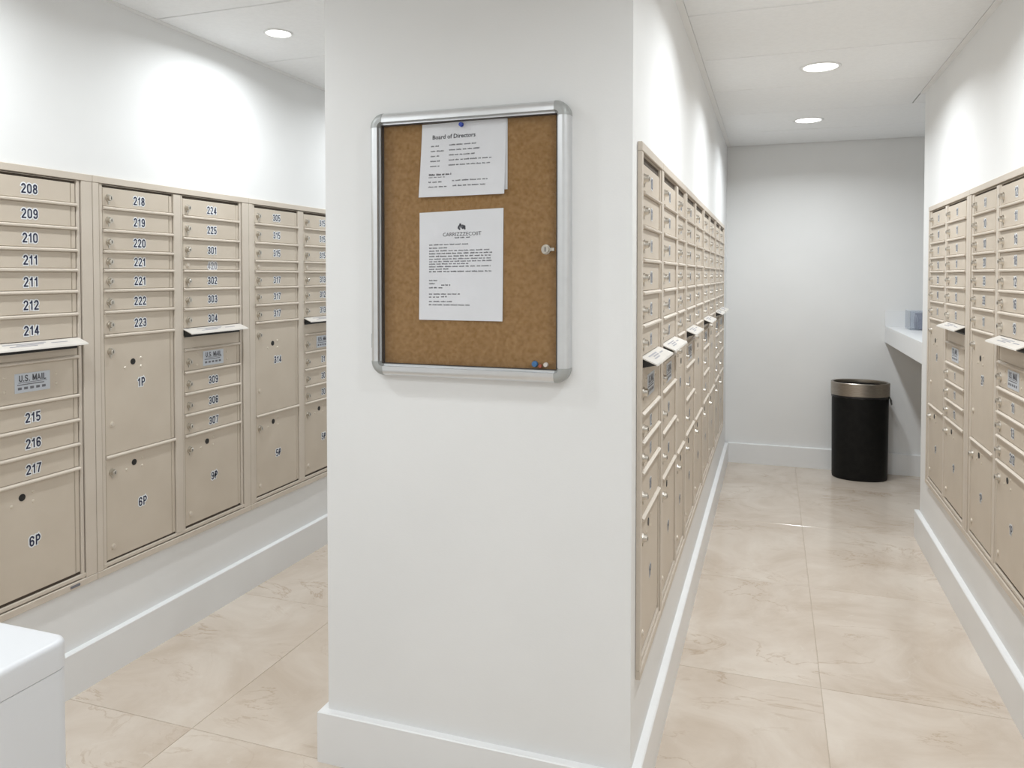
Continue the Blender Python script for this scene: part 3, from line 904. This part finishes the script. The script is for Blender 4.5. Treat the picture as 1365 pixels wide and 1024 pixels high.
# ------------------------------------------------------------------ counter and the tray on it
CX0, CZ0, CZ1 = .772, .955, 1.072
ct = thing('counter', 'white wall-mounted counter with deep apron in the niche past the mailboxes', 'counter', (CX0, YC, 0))
W_, D_ = XN - CX0, YB - YC
b = MB()
b.slab(0, W_, 0, .022, 0, 0, 0, M['counter']) if False else None
b.box(0.0, W_ - .001, .002, D_ - .001, CZ1 - .030, CZ1, M['counter'])
obj('worktop', b, ct)
b = MB().box(.001, .030, .002, D_ - .001, CZ0, CZ1 - .0305, M['counter'])
obj('apron', b, ct)
b = MB().box(-.002, W_ - .001, D_ - .020, D_ - .001, CZ1 + .0003, CZ1 + .112, M['counter'])
obj('backsplash', b, ct)

tr = thing('acrylic_tray', 'clear acrylic tray with blue-grey envelopes standing on the white counter', 'letter tray', (.872, 5.66, CZ1 + .0005))
M['envelope'] = mat('blue_grey_envelope', (.36, .37, .43), .5)
M['envelope2'] = mat('pale_envelope', (.62, .63, .68), .5)
TW, TD, TH, tt = .30, .20, .128, .0035
obj('tray_base', MB().box(0, TW, 0, TD, 0, .004, M['acrylic']), tr)
obj('tray_back', MB().box(0, TW, TD - tt, TD, .0042, TH, M['acrylic']), tr)
obj('tray_front', MB().box(0, TW, 0, tt, .0042, TH, M['acrylic']), tr)
for x in (0, TW - tt):
    obj('tray_side', MB().box(x, x + tt, tt + .0002, TD - tt - .0002, .0042, TH, M['acrylic']), tr)
rim = MB()
for z in (TH, ):
    rim.box(-.001, TW + .001, -.001, .004, z, z + .003, M['envelope2']); rim.box(-.001, .004, .0041, TD - .0041, z, z + .003, M['envelope2'])
obj('tray_rim', rim, tr)
rr = random.Random(9)
for k in range(9):
    h = rr.uniform(.075, .108)
    y = .016 + k * .0185
    mb = MB()
    z0, z1, x0, x1 = 0, h, 0, .215
    mb.add([(x0, 0, z0), (x1, 0, z0), (x1, .012, z1), (x0, .012, z1), (x0, .0035, z0), (x1, .0035, z0), (x1, .0155, z1), (x0, .0155, z1)],
           [(0, 1, 2, 3), (7, 6, 5, 4), (0, 4, 5, 1), (3, 2, 6, 7), (0, 3, 7, 4), (1, 5, 6, 2)], M['envelope'] if k % 3 != 2 else M['envelope2'])
    o = obj('envelope', mb, None, (.872 + .052, 5.66 + y, CZ1 + .0052))
    tag(o, 'blue-grey envelope standing in the clear tray on the counter', 'envelope', 'envelopes in the acrylic tray')

# ------------------------------------------------------------------ white cabinet bin at the lower left
def rbox(x0, x1, y0, y1, z0, z1, r, bev, m, seg=6, bev_bottom=False):
    """box with rounded vertical corners and a rounded top edge"""
    def loop(ins, z):
        out = []
        rr = max(r - ins, .002)
        for (cxx, cyy, a0) in ((x1 - r, y1 - r, 0), (x0 + r, y1 - r, 90), (x0 + r, y0 + r, 180), (x1 - r, y0 + r, 270)):
            for i in range(seg + 1):
                a = math.radians(a0 + 90 * i / seg)
                out.append((cxx + rr * math.cos(a), cyy + rr * math.sin(a), z))
        return out
    lv = [loop(0.002 if bev_bottom else 0, z0), loop(0, z0 + .002)] + [loop(bev * (1 - math.cos(t)), z1 - bev + bev * math.sin(t)) for t in [math.pi / 2 * i / 4 for i in range(5)]]
    k = len(lv[0]); vs = [p for l in lv for p in l]; fs = []
    for j in range(len(lv) - 1):
        for i in range(k):
            ii = (i + 1) % k; fs.append((j * k + i, j * k + ii, (j + 1) * k + ii, (j + 1) * k + i))
    fs.append(tuple(range((len(lv) - 1) * k, len(lv) * k))); fs.append(tuple(range(k - 1, -1, -1)))
    return smooth(MB().add(vs, fs, m).mesh('rounded'), 40)
cb = thing('pedestal_bin', 'white pedestal bin with rounded lid standing at the lower left', 'bin', (-1.316, 1.128, 0))
obj('body', rbox(-.46, 0, -.56, 0, 0, .665, .035, .002, M['whitebox']), cb)
obj('lid', rbox(-.462, .001, -.562, .001, .6656, .722, .036, .012, M['whitebox'], 6, True), cb)

# ------------------------------------------------------------------ downlights
def downlight(x, y, label, power, sc=1.0):
    t = thing('ceiling_downlight', label, 'ceiling light', (x, y, ZC), 0, 'round recessed ceiling downlights')
    n = 28; vs = []; fs = []
    prof = [(.092 * sc, 0), (.091 * sc, -.004), (.086 * sc, -.006), (.078 * sc, -.0045), (.076 * sc, -.001)]
    for r, z in prof:
        vs += [(r * math.cos(2 * math.pi * i / n), r * math.sin(2 * math.pi * i / n), z) for i in range(n)]
    for j in range(len(prof) - 1):
        for i in range(n):
            ii = (i + 1) % n; fs.append((j * n + i, j * n + ii, (j + 1) * n + ii, (j + 1) * n + i))
    obj('trim_ring', smooth(MB().add(vs, fs, M['lens_trim']).mesh('trim_ring'), 60), t)
    obj('lens', MB().cyl((0, 0, -.0002), .076 * sc, -.002, 2, M['lamp'], 28), t, label='glowing white lens')
    ld = bpy.data.lights.new('downlight_beam', 'AREA')
    ld.shape = 'DISK'; ld.size = .13 * sc; ld.energy = power; ld.color = (0.91, .965, 1.0); ld.spread = math.radians(165 if x < 0 else 154)
    lo = bpy.data.objects.new('downlight_beam', ld); C.objects.link(lo)
    lo.location = (0, 0, -.012); lo.parent = t
    return t
RX, LX = .205, -1.906
downlight(RX, 3.878, 'round lit downlight in the corridor ceiling, nearer of the two in view', LIGHT_W)
downlight(RX, 5.173, 'round lit downlight in the corridor ceiling, farther one near the end wall', LIGHT_W)
downlight(LX, 2.624, 'round lit downlight in the ceiling above the left mailboxes', PASSAGE_W, .64)
downlight(RX, 2.583, 'round downlight in the corridor ceiling just above the frame', LIGHT_W)
downlight(LX, 3.919, 'round downlight hidden behind the middle wall, left passage', PASSAGE_W, .64)
downlight(LX, 5.214, 'round downlight at the far end of the left passage, hidden', PASSAGE_W, .64)
downlight(RX, 1.25, 'round downlight above the camera on the right', LOBBY_W)
downlight(RX, -.4, 'round downlight behind the camera on the right', LOBBY_W)
downlight(LX, 1.329, 'round downlight over the left passage, level with the white bin', 15.5, .64)
downlight(LX, .034, 'round downlight behind the camera on the left', 15.0, .64)
downlight(-.85, .2, 'added unseen downlight in the lobby ceiling, filling light on the notice board wall', LOBBY_W)  # added out of view to light the front of the middle wall
downlight(-.85, -1.0, 'added unseen downlight in the lobby ceiling, farthest behind the camera', LOBBY_W)  # second added lobby light, unseen, for fill from behind the camera
